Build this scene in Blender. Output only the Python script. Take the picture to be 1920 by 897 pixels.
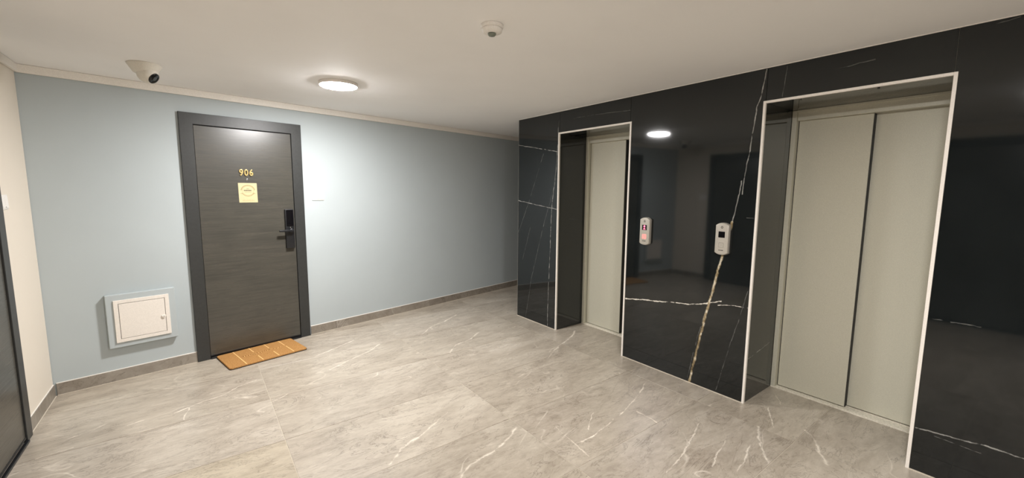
import bpy, bmesh, math, random
from mathutils import Matrix, Vector
random.seed(7)
for o in list(bpy.data.objects): bpy.data.objects.remove(o)
SC = bpy.context.scene
COL = SC.collection

# ---------------------------------------------------------------- camera, world, exposure
EYE = 1.4646
YAW, PITCH, ROLL = math.radians(37.18432617), math.radians(-6.6044592), math.radians(0.42373497)
fw = Vector((math.sin(YAW)*math.cos(PITCH), math.cos(YAW)*math.cos(PITCH), math.sin(PITCH)))
rt = Vector((math.cos(YAW), -math.sin(YAW), 0)); up = rt.cross(fw)
r2 = rt*math.cos(ROLL) + up*math.sin(ROLL); u2 = up*math.cos(ROLL) - rt*math.sin(ROLL)
cam = bpy.data.cameras.new('camera'); cam.sensor_width = 36; cam.lens = 781.4251/1920*36; cam.clip_start = .05
co = bpy.data.objects.new('camera', cam); COL.objects.link(co)
m = Matrix((r2, u2, -fw)).transposed().to_4x4(); m.translation = (0, 0, EYE); co.matrix_world = m
SC.camera = co
W = bpy.data.worlds.new('world'); SC.world = W; W.use_nodes = True
W.node_tree.nodes['Background'].inputs[0].default_value = (.5, .5, .5, 1)
W.node_tree.nodes['Background'].inputs[1].default_value = .05
vs = SC.view_settings; vs.view_transform = 'Standard'; vs.look = 'None'; vs.gamma = 1; vs.use_curve_mapping = False
vs.exposure = 2.79
LAMP_STRENGTH = 62.0
LAMP_COLOUR = (1.0, .978, .965, 1)

# ---------------------------------------------------------------- room dimensions (metres)
H = 2.258                       # ceiling
XK = 2.962                      # face of the black marble wall
XL = -.879                      # face of the white left wall
SLOPE = .1782                   # the blue wall is turned against the marble wall
CORNER = Vector((-.8765, 4.1749, 0)); BANG = math.atan(SLOPE)

# ---------------------------------------------------------------- material helpers
def srgb(r, g, b):
    f = lambda c: (c/255/12.92 if c/255 <= .04045 else ((c/255+.055)/1.055)**2.4)
    return (f(r), f(g), f(b), 1)
class NT:
    def __init__(s, name):
        s.m = bpy.data.materials.new(name); s.m.use_nodes = True; s.t = s.m.node_tree
        s.b = s.t.nodes['Principled BSDF']
    def n(s, typ, ins=None, **kw):
        n = s.t.nodes.new(typ)
        for k, v in kw.items(): setattr(n, k, v)
        for k, v in (ins or {}).items():
            if hasattr(v, 'is_output') or isinstance(v, bpy.types.NodeSocket): s.t.links.new(v, n.inputs[k])
            else: n.inputs[k].default_value = v
        return n
    def math(s, op, a, b=0, c=0, clamp=False):
        n = s.n('ShaderNodeMath', {0: a, 1: b, 2: c}, operation=op, use_clamp=clamp); return n.outputs[0]
    def vm(s, op, a, b=(0, 0, 0), out=0):
        n = s.n('ShaderNodeVectorMath', {0: a, 1: b}, operation=op); return n.outputs[out]
    def ramp(s, fac, stops, interp='LINEAR'):
        n = s.n('ShaderNodeValToRGB', {0: fac}); cr = n.color_ramp; cr.interpolation = interp
        while len(cr.elements) < len(stops): cr.elements.new(.5)
        for e, (p, c) in zip(cr.elements, stops): e.position = p; e.color = c if len(c) == 4 else (*c, 1)
        return n.outputs[0]
    def mix(s, fac, a, b, blend='MIX'):
        n = s.n('ShaderNodeMix', data_type='RGBA', blend_type=blend)
        for k, v in ((0, fac), (6, a), (7, b)):
            if isinstance(v, bpy.types.NodeSocket): s.t.links.new(v, n.inputs[k])
            else: n.inputs[k].default_value = v
        return n.outputs[2]
    def noise(s, vec, scale, detail=4, rough=.55, dist=0, out=0):
        return s.n('ShaderNodeTexNoise', {'Vector': vec, 'Scale': scale, 'Detail': detail, 'Roughness': rough, 'Distortion': dist}).outputs[out]
    def obj(s): return s.n('ShaderNodeTexCoord').outputs['Object']
    def pos(s): return s.n('ShaderNodeNewGeometry').outputs['Position']
    def set(s, **kw):
        names = dict(col='Base Color', rough='Roughness', metal='Metallic', ior='IOR', spec='Specular IOR Level', normal='Normal', emit='Emission Color', estr='Emission Strength')
        for k, v in kw.items():
            i = s.b.inputs[names[k]]
            if isinstance(v, bpy.types.NodeSocket): s.t.links.new(v, i)
            else: i.default_value = v
        return s.m
    def bump(s, h, strength=.2, dist=.002):
        return s.n('ShaderNodeBump', {'Height': h, 'Strength': strength, 'Distance': dist}).outputs[0]
    def veins(s, p, polys, width, acc=None):
        """shortest distance from p to a set of 3-D polylines, over their half width -> 0..1 mask"""
        d = acc
        for poly in polys:
            for a, b in zip(poly[:-1], poly[1:]):
                a, b = Vector(a), Vector(b); ba = b-a
                pa = s.vm('SUBTRACT', p, tuple(a))
                h = s.math('MULTIPLY', s.vm('DOT_PRODUCT', pa, tuple(ba), 1), 1/ba.length_squared, clamp=True)
                n = s.n('ShaderNodeVectorMath', {0: tuple(ba)}, operation='SCALE'); s.t.links.new(h, n.inputs[3])
                l = s.vm('LENGTH', s.vm('SUBTRACT', pa, n.outputs[0]), out=1)
                d = l if d is None else s.math('MINIMUM', d, l)
        return d

def plain(name, col, rough=.5, metal=0, grain=0, gscale=200, **kw):
    t = NT(name); o = t.obj()
    nz = t.noise(o, gscale, 3)
    c = t.mix(.5, col, col)
    v = t.ramp(nz, [(.3, tuple(x*(1-.06-grain) for x in col[:3])), (.7, tuple(min(1, x*(1.06+grain)) for x in col[:3]))])
    t.set(col=v, rough=rough, metal=metal, **kw)
    return t.m

def plaster(name, col, bump=.12, rough=.75):
    t = NT(name); o = t.pos()
    big = t.noise(o, 1.6, 3); fine = t.noise(o, 230, 2)
    c = t.ramp(big, [(.3, tuple(x*.975 for x in col[:3])), (.7, tuple(min(1, x*1.02) for x in col[:3]))])
    t.set(col=c, rough=rough, spec=.3, normal=t.bump(fine, bump, .0015)); return t.m

M = {}
M['blue'] = plaster('blue_wall_paint', srgb(180, 188, 190))
M['white_wall'] = plaster('warm_white_wall_paint', srgb(226, 217, 203))
M['ceiling'] = plaster('ceiling_paint', srgb(250, 249, 248), .1)
M['white_trim'] = plain('white_plaster_trim', srgb(236, 231, 223), .6)
M['white_plastic'] = plain('white_plastic', srgb(240, 236, 230), .35)
M['white_metal'] = plain('white_enamelled_metal', srgb(236, 229, 220), .4)
M['trim_metal'] = plain('white_edge_profile', srgb(240, 234, 226), .35)
M['grout'] = plain('pale_grout', srgb(205, 196, 180), .9, grain=.05)
M['frame'] = plain('anthracite_laminate', srgb(50, 51, 50), .42, grain=.04, gscale=60)
M['black'] = plain('black_rubber_and_shade', srgb(22, 22, 22), .6)  # mat rubber, also the shade painted into door gaps
M['lock'] = plain('black_lock_metal', srgb(26, 27, 30), .35)
M['gold'] = plain('polished_brass', srgb(246, 220, 150), .25, .75)
M['chrome'] = plain('chrome', srgb(220, 220, 225), .12, 1)
M['foil'] = plain('pale_gold_foil', srgb(196, 183, 142), .5, .1, grain=.03)
M['foil_ink'] = plain('bronze_ink', srgb(142, 124, 80), .5)
M['dark_ink'] = plain('dark_ink', srgb(60, 48, 28), .5)
M['silver'] = plain('silver_plastic', srgb(186, 181, 171), .33, .15)
M['silver_dark'] = plain('silver_side_plastic', srgb(150, 146, 138), .4, .25)
M['screen'] = plain('dark_display_glass', srgb(12, 11, 14), .08)
M['ink'] = plain('grey_print', srgb(70, 66, 60), .5)
M['grey_dome'] = plain('grey_green_sensor_plastic', srgb(118, 124, 112), .35)
M['cctv'] = plain('camera_white_plastic', srgb(226, 221, 210), .5)
M['lens'] = plain('camera_lens_glass', srgb(16, 17, 18), .12)
M['lens_mid'] = plain('camera_lens_centre', srgb(70, 74, 76), .2)
M['shaft'] = plain('lift_shaft_dark', srgb(20, 20, 20), .9)

def emission(name, col, s):
    t = NT(name); t.set(col=(*col[:3], 1), emit=(*col[:3], 1), estr=s); return t.m
M['lamp'] = emission('lamp_diffuser', LAMP_COLOUR, LAMP_STRENGTH)
M['red'] = emission('red_display_led', (1, .12, .2), .45)
M['pink'] = emission('lit_red_button', (1, .2, .18), .2)

# lift door: satin beige paint
t = NT('satin_beige_lift_paint'); o = t.obj()
n1 = t.noise(o, 260, 2)
t.set(col=t.ramp(n1, [(.3, srgb(198, 195, 178)[:3]), (.7, srgb(210, 207, 190)[:3])]), rough=.38, metal=.1, normal=t.bump(n1, .06, .001)); M['lift'] = t.m
t = NT('sill_aluminium'); o = t.obj(); n1 = t.noise(o, 90, 4)
t.set(col=t.ramp(n1, [(.3, srgb(206, 200, 184)[:3]), (.65, srgb(238, 232, 216)[:3])]), rough=.5, metal=0); M['sill'] = t.m

# dark wood door leaf, grain runs horizontally
t = NT('dark_grey_brown_wood'); o = t.obj()
st = t.n('ShaderNodeMapping', {'Vector': o, 'Scale': (1.6, 8, 42)}).outputs[0]
g1 = t.noise(st, 2.2, 8, .65, .4); st2 = t.n('ShaderNodeMapping', {'Vector': o, 'Scale': (7, 8, 220)}).outputs[0]
g2 = t.noise(st2, 2.0, 4, .6); g3 = t.noise(o, 3.0, 3)
g = t.math('ADD', t.math('MULTIPLY', g1, .55), t.math('ADD', t.math('MULTIPLY', g2, .3), t.math('MULTIPLY', g3, .25)))
t.set(col=t.ramp(g, [(.36, srgb(52, 50, 46)[:3]), (.52, srgb(67, 65, 59)[:3]), (.70, srgb(84, 80, 72)[:3])]),
      rough=t.ramp(g, [(.3, (.36,)*3), (.7, (.26,)*3)]), spec=.75, normal=t.bump(g, .12, .001)); M['wood'] = t.m

# floor stone
def W2(p): return (p[0], p[1], 0)
FLOOR_VEINS = [[(-0.869,3.194),(-0.755,3.246),(-0.644,3.255)],[(-0.692,3.389),(-0.615,3.419),(-0.529,3.478)],[(-0.418,3.377),(-0.350,3.391)],[(-0.196,3.381),(-0.133,3.418),(-0.026,3.463),(0.080,3.498),(0.170,3.590),(0.287,3.630)],[(-0.148,3.253),(-0.122,3.409)],[(0.328,3.169),(0.442,3.242)],[(0.754,3.848),(0.932,3.948),(1.182,4.080)],[(1.707,1.783),(1.656,1.457)],[(2.024,1.761),(1.847,1.643)],[(1.713,1.572),(1.879,1.587),(2.077,1.621)],[(2.139,1.627),(2.377,1.695),(2.696,1.819)],[(2.281,1.588),(2.267,1.438)],[(1.883,1.127),(2.064,1.148),(2.291,1.214),(2.468,1.269)],[(2.125,1.007),(2.425,1.078)],[(2.200,0.905),(2.499,0.965)],[(3.376,1.193),(3.155,1.056)],[(3.036,1.084),(2.810,0.969)]]
FLOOR_VEINS_BOLD = [[(0.798,3.499),(1.047,3.635),(1.194,3.703),(1.315,3.813)],[(0.741,2.043),(0.841,2.142),(0.985,2.193),(1.150,2.287),(1.248,2.333)],[(1.753,3.241),(1.899,3.376),(2.080,3.420),(2.256,3.539)],[(1.767,3.834),(1.943,3.998),(2.149,4.077),(2.374,4.214)],[(2.387,2.613),(2.577,2.721),(2.734,2.799),(2.905,2.855),(3.123,2.994)],[(0.993,1.733),(1.091,1.794),(1.256,1.810),(1.404,1.862),(1.497,1.921)],[(2.734,1.025),(2.616,0.971),(2.395,0.839)],[(2.930,0.832),(2.874,0.780),(2.735,0.703),(2.648,0.641)]]
def stone(name, explicit=True, dark=1.0):
    t = NT(name); p = t.pos()
    info = t.n('ShaderNodeObjectInfo'); rnd = info.outputs['Random']
    off = t.n('ShaderNodeCombineXYZ', {0: t.math('MULTIPLY', rnd, 37.0), 1: t.math('MULTIPLY', rnd, 91.0), 2: t.math('MULTIPLY', rnd, 13.0)}).outputs[0]
    q = t.vm('ADD', p, off)
    rot = t.n('ShaderNodeMapping', {'Vector': q, 'Rotation': (0, 0, -.42), 'Scale': (1.0, 2.7, 1)}).outputs[0]
    a = t.noise(rot, 2.3, 9, .62, .9)
    b = t.noise(rot, 11, 9, .8, .6)
    cl = t.noise(q, .9, 3)
    f = t.math('ADD', t.math('MULTIPLY', a, .42), t.math('ADD', t.math('MULTIPLY', b, .42), t.math('MULTIPLY', cl, .22)))
    d = dark
    col = t.ramp(f, [(.34, tuple(d*x for x in srgb(124, 114, 101)[:3])), (.47, tuple(d*x for x in srgb(166, 155, 141)[:3])), (.58, tuple(d*x for x in srgb(186, 176, 162)[:3])), (.72, tuple(d*x for x in srgb(212, 203, 190)[:3]))])
    # hairline dark streaks and faint pale veins everywhere
    s1 = t.math('ABSOLUTE', t.math('SUBTRACT', t.noise(rot, 1.9, 7, .68, 1.3), .5))
    col = t.mix(t.math('MULTIPLY', t.ramp(s1, [(0, (1,)*3), (.012, (0,)*3)]), t.math('MULTIPLY', t.noise(q, 5, 2), 1.1)), col, tuple(x*d for x in srgb(104, 92, 80)[:3])+(1,))
    rot2 = t.n('ShaderNodeMapping', {'Vector': q, 'Rotation': (0, 0, -.75), 'Scale': (1, 2.2, 1)}).outputs[0]
    s2 = t.math('ABSOLUTE', t.math('SUBTRACT', t.noise(rot2, 1.25, 2.5, .5, .5), .48))
    k = t.math('MULTIPLY', t.ramp(s2, [(0, (1,)*3), (.008, (0,)*3)]), t.ramp(t.noise(q, 3.1, 4, .7), [(.48, (0,)*3), (.68, (.6,)*3)]))
    pale = tuple(x*d for x in srgb(240, 231, 217)[:3])+(1,)
    col = t.mix(k, col, pale)
    if explicit:
        wob = t.vm('SUBTRACT', t.noise(p, 9, 5, .6, out=1), (.5, .5, .5))
        n = t.n('ShaderNodeVectorMath', {0: wob}, operation='SCALE'); n.inputs[3].default_value = .05
        flat = t.n('ShaderNodeVectorMath', {0: t.vm('ADD', p, n.outputs[0]), 1: (1, 1, 0)}, operation='MULTIPLY').outputs[0]
        wn = t.ramp(t.noise(p, 8, 5, .7), [(.36, (.12,)*3), (.62, (1,)*3)])
        d1 = t.veins(flat, [[W2(x) for x in v] for v in FLOOR_VEINS], .01)
        d2 = t.veins(flat, [[W2(x) for x in v] for v in FLOOR_VEINS_BOLD], .01)
        dm = t.math('MINIMUM', d1, t.math('MULTIPLY', d2, .55))
        k1 = t.math('MULTIPLY', t.ramp(t.math('DIVIDE', dm, t.math('MULTIPLY', wn, .0095)), [(.1, (1,)*3), (.5, (.4,)*3), (1, (0,)*3)]), t.math('MULTIPLY', wn, 1.0))
        col = t.mix(k1, col, pale)
    col = t.mix(1.0, col, info.outputs['Color'], 'MULTIPLY')
    t.set(col=col, rough=t.ramp(f, [(.3, (.34,)*3), (.7, (.26,)*3)]), spec=.85, normal=t.bump(b, .05, .001)); return t.m
M['stone'] = stone('grey_beige_stone_tile')
M['stone_base'] = stone('grey_beige_stone_skirting', False, .62)

# black marble with white and gold veins
def WK(v): return [(XK, y, z) for y, z in v]
V_WHITE = [[(2.248,0.531),(1.994,0.569),(1.650,0.612),(1.514,0.653),(1.418,0.689)],[(1.435,0.654),(1.324,0.676),(1.234,0.682)]]
V_THIN = [[(1.227,2.247),(1.250,2.087),(1.269,2.022),(1.280,1.915),(1.287,1.823),(1.309,1.634),(1.326,1.455)],[(1.332,1.541),(1.377,1.259)],[(3.783,1.976),(3.149,1.862)],[(3.800,1.355),(3.149,1.279)],[(0.359,0.235),(0.218,0.248),(0.099,0.259),(-0.050,0.256)],[(3.140,2.165),(3.162,1.719),(3.222,1.308),(3.253,0.386),(3.260,-0.024)]]
V_GOLD = [[(1.377,1.259),(1.431,1.016),(1.452,0.923),(1.470,0.816),(1.501,0.676),(1.532,0.520),(1.573,0.286),(1.621,-0.001)]]
V_FAINT = [[(1.241,0.795),(1.272,0.650),(1.329,0.416),(1.414,0.023)],[(1.513,0.648),(1.578,0.369),(1.637,0.036)],[(1.284,1.294),(1.240,1.295)],[(3.366,1.853),(3.595,1.348),(3.783,0.987)],[(3.159,1.598),(3.348,1.098),(3.535,0.495),(3.633,0.020)],[(3.568,1.059),(3.708,0.659)],[(2.932,2.166),(2.549,2.157),(2.273,2.145)],[(1.126,2.062),(1.120,2.116),(1.111,2.240)],[(0.860,2.167),(0.689,2.180)],[(0.287,0.222),(0.127,0.214)],[(0.347,0.828),(0.165,0.831)],[(0.267,2.237),(0.195,2.249)]]
t = NT('black_veined_marble'); p = t.pos()
wob = t.vm('SUBTRACT', t.noise(p, 11, 6, .62, out=1), (.5, .5, .5))
n = t.n('ShaderNodeVectorMath', {0: wob}, operation='SCALE'); n.inputs[3].default_value = .022
pw = t.vm('ADD', p, n.outputs[0])
wn = t.noise(p, 22, 4, .65)
base = t.ramp(t.noise(p, 2.5, 6), [(.35, srgb(17, 21, 22)[:3]), (.65, srgb(24, 28, 29)[:3])])
df = t.veins(pw, [WK(v) for v in V_FAINT] + [[(3.012, 3.124, 1.183), (3.389, 3.124, 1.159)]], .01)
kf = t.math('MULTIPLY', t.ramp(t.math('DIVIDE', df, t.math('MULTIPLY', wn, .0065)), [(.2, (1,)*3), (1, (0,)*3)]), t.ramp(wn, [(.35, (.12,)*3), (.65, (.5,)*3)]))
col = t.mix(kf, base, srgb(150, 150, 146))
dt = t.veins(pw, [WK(v) for v in V_THIN] + [[(2.992, 1.216, .316), (3.349, 1.216, .365)]], .01)
kt = t.math('MULTIPLY', t.ramp(t.math('DIVIDE', dt, t.math('MULTIPLY', wn, .009)), [(.25, (1,)*3), (1, (0,)*3)]), t.ramp(wn, [(.35, (.35,)*3), (.6, (.95,)*3)]))
col = t.mix(kt, col, srgb(168, 167, 162))
dw = t.veins(pw, [WK(v) for v in V_WHITE], .01)
kw_ = t.ramp(t.math('DIVIDE', dw, t.math('MULTIPLY', t.ramp(t.noise(p, 13, 5, .75), [(.36, (.15,)*3), (.6, (1,)*3)]), .0085)), [(.3, (1,)*3), (1, (0,)*3)])
col = t.mix(kw_, col, srgb(232, 226, 214))
dg = t.veins(pw, [WK(v) for v in V_GOLD], .01)
kg = t.ramp(t.math('DIVIDE', dg, t.math('MULTIPLY', t.math('ADD', wn, .15), .017)), [(.3, (1,)*3), (1, (0,)*3)])
gold = t.ramp(t.noise(p, 16, 4, .7), [(.35, srgb(96, 82, 58)[:3]), (.5, srgb(160, 142, 108)[:3]), (.62, srgb(222, 212, 190)[:3])])
col = t.mix(kg, col, gold)
t.set(col=col, rough=.05, ior=1.58, normal=t.bump(t.noise(p, 4, 2), .012, .01)); M['marble'] = t.m

# coir
t = NT('coir_fibre'); o = t.obj()
f1 = t.noise(o, 190, 4, .75); f2 = t.noise(t.n('ShaderNodeMapping', {'Vector': o, 'Scale': (40, 160, 60)}).outputs[0], 3, 5, .7)
f = t.math('ADD', t.math('MULTIPLY', f1, .5), t.math('MULTIPLY', f2, .5))
t.set(col=t.ramp(f, [(.33, srgb(128, 88, 46)[:3]), (.5, srgb(184, 136, 82)[:3]), (.68, srgb(212, 168, 112)[:3])]), rough=.95, spec=.1, normal=t.bump(f, .9, .006)); M['coir'] = t.m
M['coir_light'] = plain('pale_coir_line', srgb(236, 196, 134), .9, grain=.06, gscale=400, spec=.1)
M['coir_dark'] = plain('dark_coir_mark', srgb(120, 76, 34), .95, grain=.08, gscale=400, spec=.1)

# ---------------------------------------------------------------- mesh helpers
class MB:
    def __init__(s): s.bm = bmesh.new()
    def box(s, x0, x1, y0, y1, z0, z1, bev=0, seg=2):
        bm = bmesh.new(); bmesh.ops.create_cube(bm, size=1)
        for v in bm.verts: v.co = ((x0+x1)/2+v.co.x*(x1-x0), (y0+y1)/2+v.co.y*(y1-y0), (z0+z1)/2+v.co.z*(z1-z0))
        if bev: bmesh.ops.bevel(bm, geom=list(bm.edges), offset=bev, segments=seg, affect='EDGES', profile=.5)
        return s._join(bm)
    def prism(s, pts, axis, a, b, bev=0, seg=3, sides=False):
        """closed outline extruded from a to b along axis; pts are the two other coordinates in xyz order"""
        def P(q, h): return {0: (h, q[0], q[1]), 1: (q[0], h, q[1]), 2: (q[0], q[1], h)}[axis]
        bm = bmesh.new()
        va = [bm.verts.new(P(q, a)) for q in pts]; vb = [bm.verts.new(P(q, b)) for q in pts]
        n = len(pts); fa = bm.faces.new(va); fb = bm.faces.new(vb[::-1])
        for i in range(n): bm.faces.new((va[i], vb[i], vb[(i+1) % n], va[(i+1) % n]))
        bmesh.ops.recalc_face_normals(bm, faces=bm.faces)
        if bev:
            es = list(fb.edges) if not sides else list(fb.edges)+list(fa.edges)
            bmesh.ops.bevel(bm, geom=es, offset=bev, segments=seg, affect='EDGES', profile=.5)
        return s._join(bm)
    def lathe(s, prof, c=(0, 0, 0), rot=None, seg=32):
        """profile (r, h) pairs turned about z; rot = matrix"""
        bm = bmesh.new(); rings = []
        for r, h in prof:
            if r < 1e-6: rings.append([bm.verts.new((0, 0, h))])
            else: rings.append([bm.verts.new((r*math.cos(2*math.pi*i/seg), r*math.sin(2*math.pi*i/seg), h)) for i in range(seg)])
        for A, B in zip(rings[:-1], rings[1:]):
            for i in range(seg):
                j = (i+1) % seg
                if len(A) == 1 and len(B) == 1: continue
                if len(A) == 1: bm.faces.new((A[0], B[i], B[j]))
                elif len(B) == 1: bm.faces.new((A[i], A[j], B[0]))
                else: bm.faces.new((A[i], A[j], B[j], B[i]))
        for f in bm.faces: f.smooth = True
        bmesh.ops.recalc_face_normals(bm, faces=bm.faces)
        if rot is not None: bm.transform(rot.to_4x4())
        bm.transform(Matrix.Translation(c)); return s._join(bm)
    def tube(s, a, b, r, seg=14, caps=True):
        a, b = Vector(a), Vector(b); d = b-a; q = d.to_track_quat('Z', 'Y').to_matrix(); L = d.length; e = min(r*.5, L*.2)
        return s.lathe([(0, 0), (r-e*.8, 0), (r, e), (r, L-e), (r-e*.8, L), (0, L)], a, q, seg)
    def _join(s, bm):
        me = bpy.data.meshes.new('tmp'); bm.to_mesh(me); bm.free(); s.bm.from_mesh(me); bpy.data.meshes.remove(me); return s
    def build(s, name, mat, parent=None, smooth=None, loc=None):
        me = bpy.data.meshes.new(name); s.bm.to_mesh(me); s.bm.free(); me.materials.append(M[mat] if isinstance(mat, str) else mat)
        if smooth: 
            for p in me.polygons: p.use_smooth = True
            try: me.set_sharp_from_angle(angle=math.radians(35))
            except Exception: pass
        o = bpy.data.objects.new(name, me); COL.objects.link(o)
        if parent: o.parent = parent
        if loc: o.location = loc
        return o
def box(name, mat, parent, x0, x1, y0, y1, z0, z1, bev=0, seg=2, **kw):
    return MB().box(x0, x1, y0, y1, z0, z1, bev, seg).build(name, mat, parent, **kw)
def tag(o, label=None, cat=None, group=None, kind=None):
    if label: o['label'] = label
    if cat: o['category'] = cat
    if group: o['group'] = group
    if kind: o['kind'] = kind
    return o
def empty(name, loc=(0, 0, 0), rz=0):
    o = bpy.data.objects.new(name, None); COL.objects.link(o); o.location = loc; o.rotation_euler = (0, 0, rz); o.empty_display_size = .1; return o
def rounded(x0, x1, y0, y1, r, n=5):
    pts = []
    for cx, cy, a0 in ((x1-r, y0+r, -90), (x1-r, y1-r, 0), (x0+r, y1-r, 90), (x0+r, y0+r, 180)):
        for i in range(n+1):
            a = math.radians(a0+90*i/n); pts.append((cx+r*math.cos(a), cy+r*math.sin(a)))
    return pts
def text_mesh(s, size, extrude, bevel, mat, name, parent):
    cu = bpy.data.curves.new(name, 'FONT'); cu.body = s; cu.size = size; cu.extrude = extrude; cu.bevel_depth = bevel; cu.bevel_resolution = 2
    cu.align_x = 'CENTER'; cu.align_y = 'CENTER'
    tmp = bpy.data.objects.new(name+'_tmp', cu); COL.objects.link(tmp)
    dg = bpy.context.evaluated_depsgraph_get(); me = bpy.data.meshes.new_from_object(tmp.evaluated_get(dg))
    bpy.data.objects.remove(tmp); bpy.data.curves.remove(cu)
    me.materials.clear(); me.materials.append(M[mat])
    o = bpy.data.objects.new(name, me); COL.objects.link(o); o.parent = parent; return o

# ================================================================= THE SETTING
# ---- floor: grout bed with single stone tiles 1.2 x 0.6 m
floor = box('floor', 'grout', None, XL-.1, 6.4, -2.3, 5.6, -.14, -.0025); tag(floor, 'grey beige veined stone tile floor with pale joints', 'floor', kind='structure')
TX, TY, G = .333, .829, .0016
tile_me = {}
def tile(x0, x1, y0, y1, tint=(1, 1, 1, 1)):
    key = (round(x1-x0, 3), round(y1-y0, 3))
    if key not in tile_me:
        mb = MB().box(0, x1-x0, 0, y1-y0, -.0024, 0, .0008, 1)
        o = mb.build('tile', 'stone', floor); tile_me[key] = o.data
    else:
        o = bpy.data.objects.new('tile', tile_me[key]); COL.objects.link(o); o.parent = floor
    o.location = (x0, y0, 0); o.color = tint
for i in range(-1, 5):
    for j in range(-5, 8):
        x0, x1 = TX+1.2*i+G, TX+1.2*(i+1)-G; y0, y1 = TY+.6*j+G, TY+.6*(j+1)-G
        if i == -1: x0 = XL
        if y0 > 4.331+SLOPE*x1+.02: continue
        if x0 > 3.6 and y1 < 3.7: continue
        g = random.uniform(.95, 1.05); tint = (g, g, g*random.uniform(.98, 1.0), 1)
        if i == -1 and j in (2,): tint = (1.02, 1.0, .92, 1)
        tile(x0, x1, y0, y1, tint)

# ---- ceiling
ceiling = box('ceiling', 'ceiling', None, XL-.15, 6.4, -2.4, 5.7, H, H+.12); tag(ceiling, 'plain warm white ceiling', 'ceiling', kind='structure')

# ---- blue wall in its own frame: x runs along the wall from the corner, -y points into the room
wall_back = box('wall_back', 'blue', None, -.25, 7.3, 0, .14, 0, H)
wall_back.location = CORNER; wall_back.rotation_euler = (0, 0, BANG); tag(wall_back, 'pale blue painted wall with the apartment door', 'wall', kind='structure')
def on_blue(o): o.location = CORNER; o.rotation_euler = (0, 0, BANG); return o
# white strip under the ceiling
t1 = on_blue(box('trim_1', 'white_trim', None, .004, 7.2, -.018, -.0005, 2.203, H-.0005, .004)); tag(t1, 'white strip between blue wall and ceiling', 'trim', kind='structure')
t2 = box('trim_2', 'white_trim', None, XL+.0005, XL+.018, -2.1, 4.172, 2.205, H-.0005, .004); tag(t2, 'white strip between left wall and ceiling', 'trim', kind='structure')

# skirting of cut stone tiles along the blue wall
base_b = on_blue(empty('baseboard_back')); tag(base_b, 'dark stone tile skirting below blue wall', 'baseboard', kind='structure')
BH = .086
for a, b in ((.012, .822), (1.755, 2.010), (2.013, 3.212), (3.215, 4.412), (4.415, 5.6), (5.603, 6.9)):
    box('skirting_tile', 'stone_base', base_b, a, b, -.011, -.0005, .003, BH, .0012, 1)
box('sealant_bead', 'grout', base_b, .012, .822, -.0135, -.001, .0, .0045, .001, 1); box('sealant_bead', 'grout', base_b, 1.755, 6.9, -.0135, -.001, 0, .0045, .001, 1)
box('top_bead', 'white_trim', base_b, .012, .822, -.009, -.0005, BH+.0002, BH+.0055, .001, 1); box('top_bead', 'white_trim', base_b, 1.755, 6.9, -.009, -.0005, BH+.0002, BH+.0055, .001, 1)

# ---- white left wall
wall_left = box('wall_left', 'white_wall', None, XL-.14, XL, -2.3, 4.170, 0, H); tag(wall_left, 'warm white painted wall', 'wall', kind='structure')
base_l = empty('baseboard_left', (XL, 0, 0)); tag(base_l, 'dark stone tile skirting below white left wall', 'baseboard', kind='structure')
for a, b in ((3.578, 4.155), (1.44, 2.638), (.985, 1.437), (-1.2, .045)):
    box('skirting_tile', 'stone_base', base_l, .0005, .011, a, b, .003, BH, .0012, 1)
    box('sealant_bead', 'grout', base_l, .001, .0145, a, b, 0, .0045, .001, 1)
    box('top_bead', 'white_trim', base_l, .0005, .008, a, b, BH+.0002, BH+.004, .001, 1)
wall_front = box('wall_front', 'white_wall', None, XL-.14, 3.7, -2.44, -2.3, 0, H); tag(wall_front, 'white wall behind the viewer', 'wall', kind='structure')
wall_end = box('wall_corridor', 'white_wall', None, 6.2, 6.34, 3.6, 5.7, 0, H); tag(wall_end, 'wall closing the side corridor', 'wall', kind='structure')

# ---- black marble wall with two lift openings
LIFTS = [(2.254, 3.139, 3.353, .055), (.366, 1.231, 3.402, .024)]   # outer edge profile (low y, high y), depth of the reveal, offset of the door seam
OT = 2.05; TW = .015
mb = MB()
for y0, y1 in ((3.139, 3.777), (1.231, 2.254), (-2.3, .366)): mb.box(2.9745, 3.64, y0, y1, 0, H)
for y0, y1, xj, so in LIFTS: mb.box(2.9745, 3.64, y0, y1, OT, H)
mb.box(3.64, 6.2, 3.63, 3.777, 0, H)
wall_right = mb.build('wall_right', 'grout'); tag(wall_right, 'lift core clad in glossy black marble slabs', 'wall', kind='structure')
J = .0011
def slab(pts): return MB().prism(pts, 0, 2.974, XK, .0007, 1).build('marble_slab', 'marble', wall_right)
TOPZ = H-.005
slab([(3.139+J, 0.001), (3.788, 0.001), (3.788, TOPZ), (3.123+J, TOPZ), (3.123+J, OT+J), (3.139+J, OT+J)])
slab([(2.268+J, OT+J), (3.123-J, OT+J), (3.123-J, TOPZ), (2.268+J, TOPZ)])
slab([(1.231+J, 0.001), (2.254-J, 0.001), (2.254-J, OT+J), (2.268-J, OT+J), (2.268-J, TOPZ), (1.218+J, TOPZ), (1.218+J, OT+J), (1.231+J, OT+J)])
slab([(.380+J, OT+J), (1.218-J, OT+J), (1.218-J, TOPZ), (.380+J, TOPZ)])
slab([(-.83+J, 0.001), (.366-J, 0.001), (.366-J, OT+J), (.380-J, OT+J), (.380-J, TOPZ), (-.83+J, TOPZ)])
slab([(-2.29, 0.001), (-.83-J, 0.001), (-.83-J, TOPZ), (-2.29, TOPZ)])
for x0, x1 in ((2.975, 4.17), (4.173, 5.37), (5.373, 6.19)):
    box('marble_slab', 'marble', wall_right, x0, x1, 3.7775, 3.788, .001, TOPZ)
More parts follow.
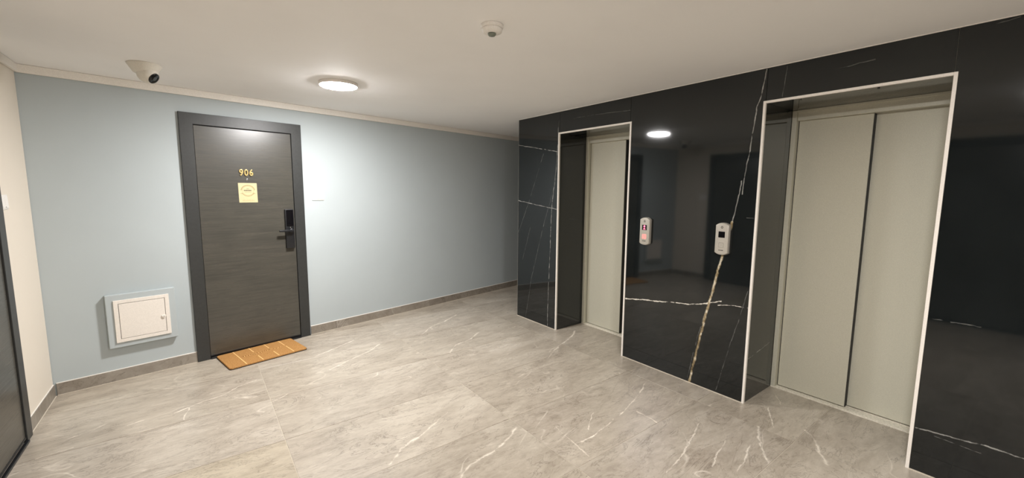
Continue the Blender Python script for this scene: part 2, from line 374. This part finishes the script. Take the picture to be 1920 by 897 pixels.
for y0, y1, xj, so in LIFTS:
    box('marble_slab', 'marble', wall_right, 2.975, xj, y1-.0115, y1-.0005, .001, OT-.0125, .0005, 1)
    box('marble_slab', 'marble', wall_right, 2.975, xj, y0+.0005, y0+.0115, .001, OT-.0125, .0005, 1)
    box('marble_slab', 'marble', wall_right, 2.975, xj, y0+.0005, y1-.0005, OT-.0115, OT-.0005, .0005, 1)
# thin white joint along ceiling, floor and free corner
box('sealant_bead', 'white_trim', wall_right, XK-.003, 2.974, -2.29, 3.79, TOPZ+.0005, H-.0005)
for y0, y1 in ((3.139, 3.79), (1.231, 2.254), (-2.29, .366)): box('sealant_bead', 'grout', wall_right, XK-.0055, XK-.0003, y0, y1, 0, .004)
box('corner_bead', 'silver_dark', wall_right, XK-.0005, 2.974, 3.7885, 3.791, .001, TOPZ)

# ---- lifts
def lift(name, label, y0, y1, xj, so):
    r = empty(name, (XK, (y0+y1)/2, 0)); r['label'] = label; r['category'] = 'lift door'; r['kind'] = 'structure'
    ox, oy = XK, (y0+y1)/2
    def b(n, mat, x0, x1, ya, yb, z0, z1, bev=0, par=r, seg=1): return box(n, mat, par, x0-ox, x1-ox, ya-oy, yb-oy, z0, z1, bev, seg)
    b('edge_profile', 'trim_metal', XK-.005, 2.9745, y0, y0+TW, 0, OT, .001)
    b('edge_profile', 'trim_metal', XK-.005, 2.9745, y1-TW, y1, 0, OT, .001)
    b('edge_profile', 'trim_metal', XK-.0045, 2.9745, y0+TW, y1-TW, OT-TW, OT, .001)
    ya, yb = y0+.012, y1-.012; zt = OT-.012
    b('jamb', 'lift', xj, xj+.060, yb-.030, yb-.0005, 0, zt, .002); b('jamb', 'lift', xj, xj+.060, ya+.0005, ya+.030, 0, zt, .002)
    b('header', 'lift', xj+.012, xj+.060, ya+.031, yb-.031, 1.968, zt, .002)
    b('header_strip', 'lift', xj, xj+.0115, ya+.031, yb-.031, zt-.014, zt, .001)
    seam = (y0+y1)/2-so; xp = xj+.042
    b('door_panel', 'lift', xp, xp+.026, seam, yb-.0350, .0150, 1.9675, .002)
    b('shade_strip', 'black', xp+.006, xp+.026, yb-.0348, yb-.0303, .016, 1.967)  # shade in the gap beside the jamb, put in as a black strip
    b('door_panel', 'lift', xp+.044, xp+.070, ya+.0305, seam+.04, .0145, 1.99, .002)
    b('shade_strip', 'black', xp+.003, xp+.0435, seam-.004, seam-.0005, .016, 1.967)  # black strip standing in for the shadow at the step between panels
    s = b('sill', 'sill', xj-.001, xj+.140, ya+.001, yb-.001, 0, .008, .001)
    b('sill_rail', 'sill', xj+.003, xj+.038, ya+.0315, yb-.0315, .0082, .011, .0006)
    b('sill_rail', 'sill', xj+.074, xj+.082, ya+.0315, yb-.0315, .0082, .011, .0006)
    b('sill_rail', 'sill', xj+.118, xj+.124, ya+.0315, yb-.0315, .0082, .011, .0006)
    b('shaft_back', 'shaft', xj+.142, xj+.155, y0+.001, y1-.001, 0, OT-.001)
    return r
lift('door_3', 'lift doorway nearer the blue wall, pale sliding panels in white edging', *LIFTS[0])
lift('door_4', 'lift doorway at right of the photo, two pale sliding panels in white edging', *LIFTS[1])

# ---- flat entrance doors
def entrance(name, label, w0, w1, top, frame_w=.09):
    """local frame: x along the wall, -y into the room"""
    r = empty(name); r['label'] = label; r['category'] = 'door'; r['kind'] = 'structure'
    f = .090
    MB().prism([(w0, .001), (w0, top), (w1, top), (w1, .001), (w1-f, .001), (w1-f, top-f), (w0+f, top-f), (w0+f, .001)], 1, -.0005, -.022, .002, 2).build('door_frame', 'frame', r)
    box('shadow_gap', 'black', r, w0+f, w1-f, -.004, -.0006, .001, top-f-.0005)
    leaf = box('door_leaf', 'wood', r, w0+f+.003, w1-f-.005, -.014, -.0045, .028, top-f-.007, .0015)
    box('threshold', 'lock', r, w0+f+.001, w1-f-.001, -.030, -.015, .0005, .014, .002)
    box('drop_seal', 'lock', r, w0+f+.004, w1-f-.006, -.017, -.0142, .024, .034, .001)
    return r, leaf
d1, leaf1 = entrance('door_1', 'dark wood apartment door with brass number 906 and black lock', .820, 1.745, 2.072); on_blue(d1)
d2, _ = entrance('door_2', 'dark door in white left wall at the photo edge', -3.573, -2.643, 2.075)
d2.location = (XL, 0, 0); d2.rotation_euler = (0, 0, -math.pi/2)
# local x of a door on the left wall runs towards -y; mirror so that the frame faces the room (+x)
d2.rotation_euler = (0, 0, math.pi/2); d2.location = (XL, 0, 0)
for c in d2.children:
    for v in c.data.vertices: v.co.x = -v.co.x
    c.data.flip_normals()
d5, _ = entrance('door_5', 'dark door further along the white left wall', -.98, -.05, 2.075)
d5.rotation_euler = (0, 0, math.pi/2); d5.location = (XL, 0, 0)
for c in d5.children:
    for v in c.data.vertices: v.co.x = -v.co.x
    c.data.flip_normals()

# furniture of door 906
YF = -.0142                                        # face of the leaf
for i, ch in enumerate('906'):
    dgt = text_mesh(ch, .072, .003, .0022, 'gold', 'house_numeral', d1)
    dgt.rotation_euler = (math.pi/2, 0, 0); dgt.location = (1.229+i*.0385, YF-.0055, 1.604); dgt.scale = (.9, 1.06, 1)
    dgt['label'] = 'polished brass numeral'
ph = MB().lathe([(0, .006), (.006, .006), (.0095, .004), (.011, 0), (0, 0)], (1.272, YF, 1.5445), Matrix.Rotation(math.pi/2, 3, 'X')).build('peephole', 'chrome', d1)
MB().lathe([(0, .0075), (.004, .007), (.0052, .0058), (0, .0058)], (1.272, YF, 1.5445), Matrix.Rotation(math.pi/2, 3, 'X')).build('peephole_lens', 'lens', ph)
# foil sticker
SX0, SX1, SZ0, SZ1 = 1.200, 1.345, 1.344, 1.5155
st = MB().prism([(SX0+.002, SZ0), (SX1+.002, SZ0), (SX1, SZ1), (SX0, SZ1)], 1, YF-.0002, YF-.0010).build('sticker', 'foil', d1); st['label'] = 'pale gold square sticker with round emblem'
cx, cz = 1.2735, 1.447
mb = MB()
def ring(mb, cx, cz, r0, r1, a0, a1, sz=1.0, n=24, y=YF-.0011):
    pts = []
    for i in range(n+1):
        a = math.radians(a0+(a1-a0)*i/n); pts.append((cx+r1*math.cos(a), cz+r1*sz*math.sin(a)))
    for i in range(n, -1, -1):
        a = math.radians(a0+(a1-a0)*i/n); pts.append((cx+r0*math.cos(a), cz+r0*sz*math.sin(a)))
    mb.prism(pts, 1, y, y-.0003)
for k in range(15): ring(mb, cx, cz, .047, .057, 8+k*11.2, 8+k*11.2+7.5, .92, 3)
for k in range(11): ring(mb, cx, cz, .046, .054, 205+k*12.4, 205+k*12.4+8, .92, 3)
ring(mb, cx, cz, .0425, .0435, 0, 359.5, .92, 48)
for dx in (-.050, .050): mb.box(cx+dx-.009, cx+dx+.009, YF-.0014, YF-.0011, cz-.026, cz-.023)
mb.build('emblem', 'foil_ink', st)
mb = MB(); x = cx-.031
for w in (.007, .006, .008, .005, .007, .008, .006):
    mb.box(x, x+w, YF-.0014, YF-.0011, cz-.001, cz+.0075); x += w+.0018
for k in range(3): mb.box(cx-.010+k*.007, cx-.006+k*.007, YF-.0014, YF-.0011, cz+.014, cz+.019)
for k in range(5): mb.box(cx-.024+k*.011, cx-.018+k*.011, YF-.0014, YF-.0011, cz-.013, cz-.0105)
mb.build('emblem_print', 'dark_ink', st)
mb = MB(); x = cx-.046
rs = random.Random(3)
for k in range(13):
    h = rs.choice((.008, .009, .014)); mb.prism([(x, SZ0+.012), (x+.0016, SZ0+.012), (x+.0036, SZ0+.012+h), (x+.002, SZ0+.012+h)], 1, YF-.0011, YF-.0014)
    mb.box(x+.0005, x+.005, YF-.0014, YF-.0011, SZ0+.012+(k % 2)*.006, SZ0+.0132+(k % 2)*.006); x += .0073
mb.build('script_line', 'foil_ink', st)
# smart lock
lk = MB().prism(rounded(1.560, 1.634, .905, 1.276, .008), 1, YF, YF-.030, .003, 2).build('lock_body', 'lock', d1, smooth=True)
MB().prism(rounded(1.566, 1.628, 1.115, 1.268, .006), 1, YF-.0301, YF-.0315, .0008, 1).build('keypad_glass', 'screen', lk)
MB().lathe([(0, .022), (.017, .022), (.0205, .019), (.022, 0), (0, 0)], (1.604, YF-.030, 1.075), Matrix.Rotation(math.pi/2, 3, 'X')).build('lever_rose', 'lock', lk)
lv = MB().tube((1.604, YF-.030, 1.075), (1.604, YF-.062, 1.075), .009)
lv.prism(rounded(1.492, 1.616, 1.066, 1.085, .007), 1, YF-.053, YF-.070, .004, 2).build('lever', 'lock', lk, smooth=True)
MB().lathe([(0, .0025), (.003, .002), (.0035, 0), (0, 0)], (1.600, YF-.0302, 1.104), Matrix.Rotation(math.pi/2, 3, 'X'), 12).build('status_light', 'silver', lk)

# ================================================================= THINGS
# ---- ceiling lights
def ceiling_light(x, y, label):
    r = empty('ceiling_light', (x, y, H)); tag(r, label, 'ceiling light', 'round ceiling lights')
    MB().lathe([(0, 0), (.136, 0), (.138, -.003), (.137, -.022), (.134, -.024), (.131, -.024), (.131, -.018), (0, -.018)], seg=48).build('mounting_ring', 'white_plastic', r)
    MB().lathe([(0, -.0185), (.130, -.0185), (.130, -.0235), (.124, -.0275), (.095, -.033), (0, -.036)], seg=48).build('diffuser', 'lamp', r)
    return r
ceiling_light(.912, 3.370, 'lit round ceiling light in front of the apartment door')
ceiling_light(.912, .08, 'lit round ceiling light above the right of the viewer')

# ---- smoke detector
r = empty('smoke_detector', (1.195, 1.748, H)); tag(r, 'white round smoke detector with grey sensor dome on ceiling', 'smoke detector')
MB().lathe([(0, 0), (.054, 0), (.055, -.004), (.054, -.015), (.050, -.017), (0, -.017)], seg=40).build('mounting_base', 'white_plastic', r)
MB().lathe([(0, -.0175), (.049, -.0175), (.050, -.022), (.047, -.034), (.038, -.038), (0, -.038)], seg=40).build('housing', 'white_plastic', r)
MB().lathe([(0, -.0385), (.020, -.0385), (.020, -.044), (.015, -.050), (0, -.052)], seg=28).build('sensor_dome', 'grey_dome', r)

# ---- security camera
r = empty('security_camera', (-.205, 3.665, H)); tag(r, 'pale turret security camera with black lens on ceiling', 'security camera')
MB().lathe([(0, 0), (.088, 0), (.090, -.004), (.086, -.012), (.060, -.055), (.048, -.062), (0, -.062)], seg=40).build('mount', 'cctv', r)
ax = Vector((.66, -.42, -.55)).normalized(); q = ax.to_track_quat('Z', 'Y').to_matrix()
c = Vector((.012, -.010, -.062))
prof = [(.056*math.sin(math.radians(a)), .056*-math.cos(math.radians(a))) for a in range(0, 141, 10)] + [(.034, .044), (0, .044)]
ball = MB().lathe(prof, c, q).build('ball', 'cctv', r)
MB().lathe([(.0355, .043), (.0355, .0475), (.030, .050), (0, .050)], c, q).build('lens_cover', 'lens', ball)
MB().lathe([(0, .0545), (.011, .0535), (.015, .0505), (0, .0505)], c, q).build('lens', 'lens_mid', ball)

# ---- blue wall: access panel
r = on_blue(empty('access_panel')); tag(r, 'white metal access hatch on a blue boxed-out panel low on the wall', 'access panel')
PD = .042
box('surround', 'blue', r, .297, .703, -PD, -.0005, .266, .672, .004, 2)
fr = MB(); X0, X1, Z0, Z1 = .338, .661, .306, .629; fb = .026
fr.box(X0, X0+fb, -PD-.010, -PD-.0003, Z0, Z1, .0015, 1); fr.box(X1-fb, X1, -PD-.010, -PD-.0003, Z0, Z1, .0015, 1)
fr.box(X0+fb-.001, X1-fb+.001, -PD-.010, -PD-.0003, Z0, Z0+fb, .0015, 1); fr.box(X0+fb-.001, X1-fb+.001, -PD-.010, -PD-.0003, Z1-fb, Z1, .0015, 1)
fr.build('hatch_frame', 'white_metal', r)
box('gap', 'ink', r, X0+fb-.001, X1-fb+.001, -PD-.002, -PD-.0004, Z0+fb-.001, Z1-fb+.001)
hd = box('hatch_door', 'white_metal', r, X0+fb+.003, X1-fb-.003, -PD-.0105, -PD-.0022, Z0+fb+.003, Z1-fb-.003, .001, 1)
lt = MB().prism([(.608, .464), (.634, .464), (.634, .455), (.625, .445), (.617, .445), (.608, .455)], 1, -PD-.0106, -PD-.020, .001, 1).build('latch', 'white_metal', hd)
box('latch_slot', 'ink', lt, .6195, .6225, -PD-.0205, -PD-.0201, .449, .460)

# ---- wall switch plates
def switch(name, label, w, h, gangs):
    r = empty(name); tag(r, label, 'light switch')
    MB().prism(rounded(-w/2, w/2, -h/2, h/2, .006), 1, -.0005, -.008, .002, 2).build('cover_plate', 'white_plastic', r, smooth=True)
    g = (w-.02)/gangs
    for k in range(gangs):
        x0 = -w/2+.01+k*g
        rk = MB().prism([(-.0082, -h/2+.011), (-.0125, -h/2+.011), (-.0105, h/2-.011), (-.0082, h/2-.011)], 0, x0+.0008, x0+g-.0008).build('rocker', 'white_plastic', r)
    box('indicator', 'ink', r, -.005, .005, -.0128, -.0120, -h/2+.014, -h/2+.0175)
    return r
s1 = switch('light_switch', 'white wall switch on blue wall right of door 906', .118, .086, 2)
v = Matrix.Rotation(BANG, 3, 'Z') @ Vector((1.886, 0, 0)); s1.location = CORNER+v+Vector((0, 0, 1.399)); s1.rotation_euler = (0, 0, BANG)
s2 = switch('light_switch', 'white wall switch on white left wall at photo edge', .118, .086, 2)
s2.location = (XL, 3.664, 1.378); s2.rotation_euler = (0, 0, math.pi/2)

# ---- lift call panels
def call_panel(y, z, label, lit):
    r = empty('lift_call_panel', (XK, y, z)); tag(r, label, 'call panel', 'lift call panels')
    w, h, sg = .0465, .1125, .016
    pts = []
    N = 12
    for i in range(N+1):
        u = -1+2*i/N; pts.append((w*u*.985, h-sg*abs(u)**2.4))
    for i in range(N+1):
        u = 1-2*i/N; pts.append((w*u*.985, -h+sg*abs(u)**2.4))
    bk = [(p[0]*1.04, p[1]*1.02) for p in pts]
    MB().prism(bk, 0, -.0005, -.010).build('back_plate', 'silver_dark', r)
    MB().prism(pts, 0, -.0105, -.030, .006, 3).build('housing', 'silver', r, smooth=True)
    fx = -.0302
    sc = MB().prism(rounded(-.0225, .0225, .010, .053, .002), 0, fx+.002, fx-.0006).build('display', 'screen', r)
    bt = MB().prism(rounded(-.019, .019, -.062, -.024, .005), 0, fx+.002, fx-.0014, .001, 1).build('call_button', 'pink' if lit else 'silver', r)
    cy0 = -.043
    if lit:
        MB().prism([(-.007, .034), (.007, .034), (.0085, .043), (.003, .050), (-.003, .050), (-.0085, .043)], 0, fx-.0007, fx-.0010).build('up_arrow', 'red', sc)
        mb = MB(); P = []
        for i in range(13):
            a = math.radians(180*i/12); P.append((.010*math.cos(a), .014+.014*math.sin(a)))
        for i in range(12, -1, -1):
            a = math.radians(180*i/12); P.append((.0045*math.cos(a), .014+.007*math.sin(a)))
        mb.prism(P, 0, fx-.0007, fx-.0010).build('floor_digit', 'red', sc)
        mb = MB()
        for dy in (-.006, .006):
            for dz in (-.006, .006): mb.box(fx-.0019, fx-.0015, dy-.0035, dy+.0035, cy0+dz-.0045, cy0+dz+.0045)
        mb.build('button_symbol', 'silver', bt)
    else:
        mb = MB()
        o_ = rounded(-.0165, .0165, cy0-.0165, cy0+.0165, .004); i_ = rounded(-.0150, .0150, cy0-.0150, cy0+.0150, .0035)
        for k in range(len(o_)):
            j = (k+1) % len(o_); mb.prism([o_[k], o_[j], i_[j], i_[k]], 0, fx-.0015, fx-.0018)
        mb.box(fx-.0018, fx-.0015, -.005, .005, cy0-.001, cy0+.001)
        mb.build('button_symbol', 'silver_dark', bt)
    mb = MB(); cz0 = .083
    for k in range(20):
        a0, a1 = 2*math.pi*k/20, 2*math.pi*(k+1)/20
        mb.prism([(.0088*math.cos(a0), cz0+.0088*math.sin(a0)), (.0088*math.cos(a1), cz0+.0088*math.sin(a1)), (.0056*math.cos(a1), cz0+.0056*math.sin(a1)), (.0056*math.cos(a0), cz0+.0056*math.sin(a0))], 0, fx, fx-.0004)
    mb.box(fx-.0004, fx, -.0014, .0014, cz0-.006, cz0+.006)
    mb.build('logo', 'ink', r)
    mb = MB()
    for a, b in ((-.016, -.010), (-.0085, -.003), (-.001, .0045), (.0062, .0078), (.0095, .0155)): mb.box(fx-.0004, fx, a, b, -.083, -.0765)
    mb.build('printed_mark', 'ink', r)
    return r
call_panel(2.064, 1.141, 'silver lift call panel with glowing red button and display', True)
call_panel(1.430, 1.138, 'silver lift call panel with blank black display', False)

# ---- doormat
MA = math.atan2(.125, .601)
r = empty('doormat', (.137, 3.942, 0), MA); tag(r, 'tan coir doormat with pale lines in front of door 906', 'doormat')
MWd, MD = .614, .385
MB().prism(rounded(0, MWd, 0, MD, .022), 2, .0002, .006).build('rubber_backing', 'black', r)
MB().prism(rounded(.002, MWd-.002, .002, MD-.002, .021), 2, .0062, .0175, .003, 2).build('coir_pile', 'coir', r)
def strip(a, b, w=.0032): 
    a, b = Vector((*a, 0)), Vector((*b, 0)); d = (b-a).normalized(); n = Vector((-d.y, d.x, 0))*w
    return [tuple((a+n)[:2]), tuple((a-n)[:2]), tuple((b-n)[:2]), tuple((b+n)[:2])]
for x, gaps in ((.124, [(0, 1)]), (.249, [(0, .34), (.64, 1)]), (.375, [(0, .36), (.66, 1)]), (.498, [(0, .5), (.58, 1)])):
    for a, b in gaps: MB().prism(strip((x, .006+a*(MD-.012)), (x, .006+b*(MD-.012))), 2, .0176, .0188).build('pale_line', 'coir_light', r)
mb = MB(); mb2 = MB(); rs = random.Random(11)
for k in range(17):
    x = .155+k*.0185; y = .192+rs.uniform(-.012, .012); a = rs.uniform(.5, 2.2); L = rs.uniform(.012, .024)
    mb.prism(strip((x, y), (x+L*math.cos(a), y+L*math.sin(a)), .0028), 2, .0176, .0183)
    mb2.prism(strip((x+.006, y), (x+.006+L*.8*math.cos(a), y+L*.8*math.sin(a)), .0020), 2, .0176, .0184)
mb.build('stitched_mark', 'coir_dark', r); mb2.build('stitched_mark', 'coir_light', r)
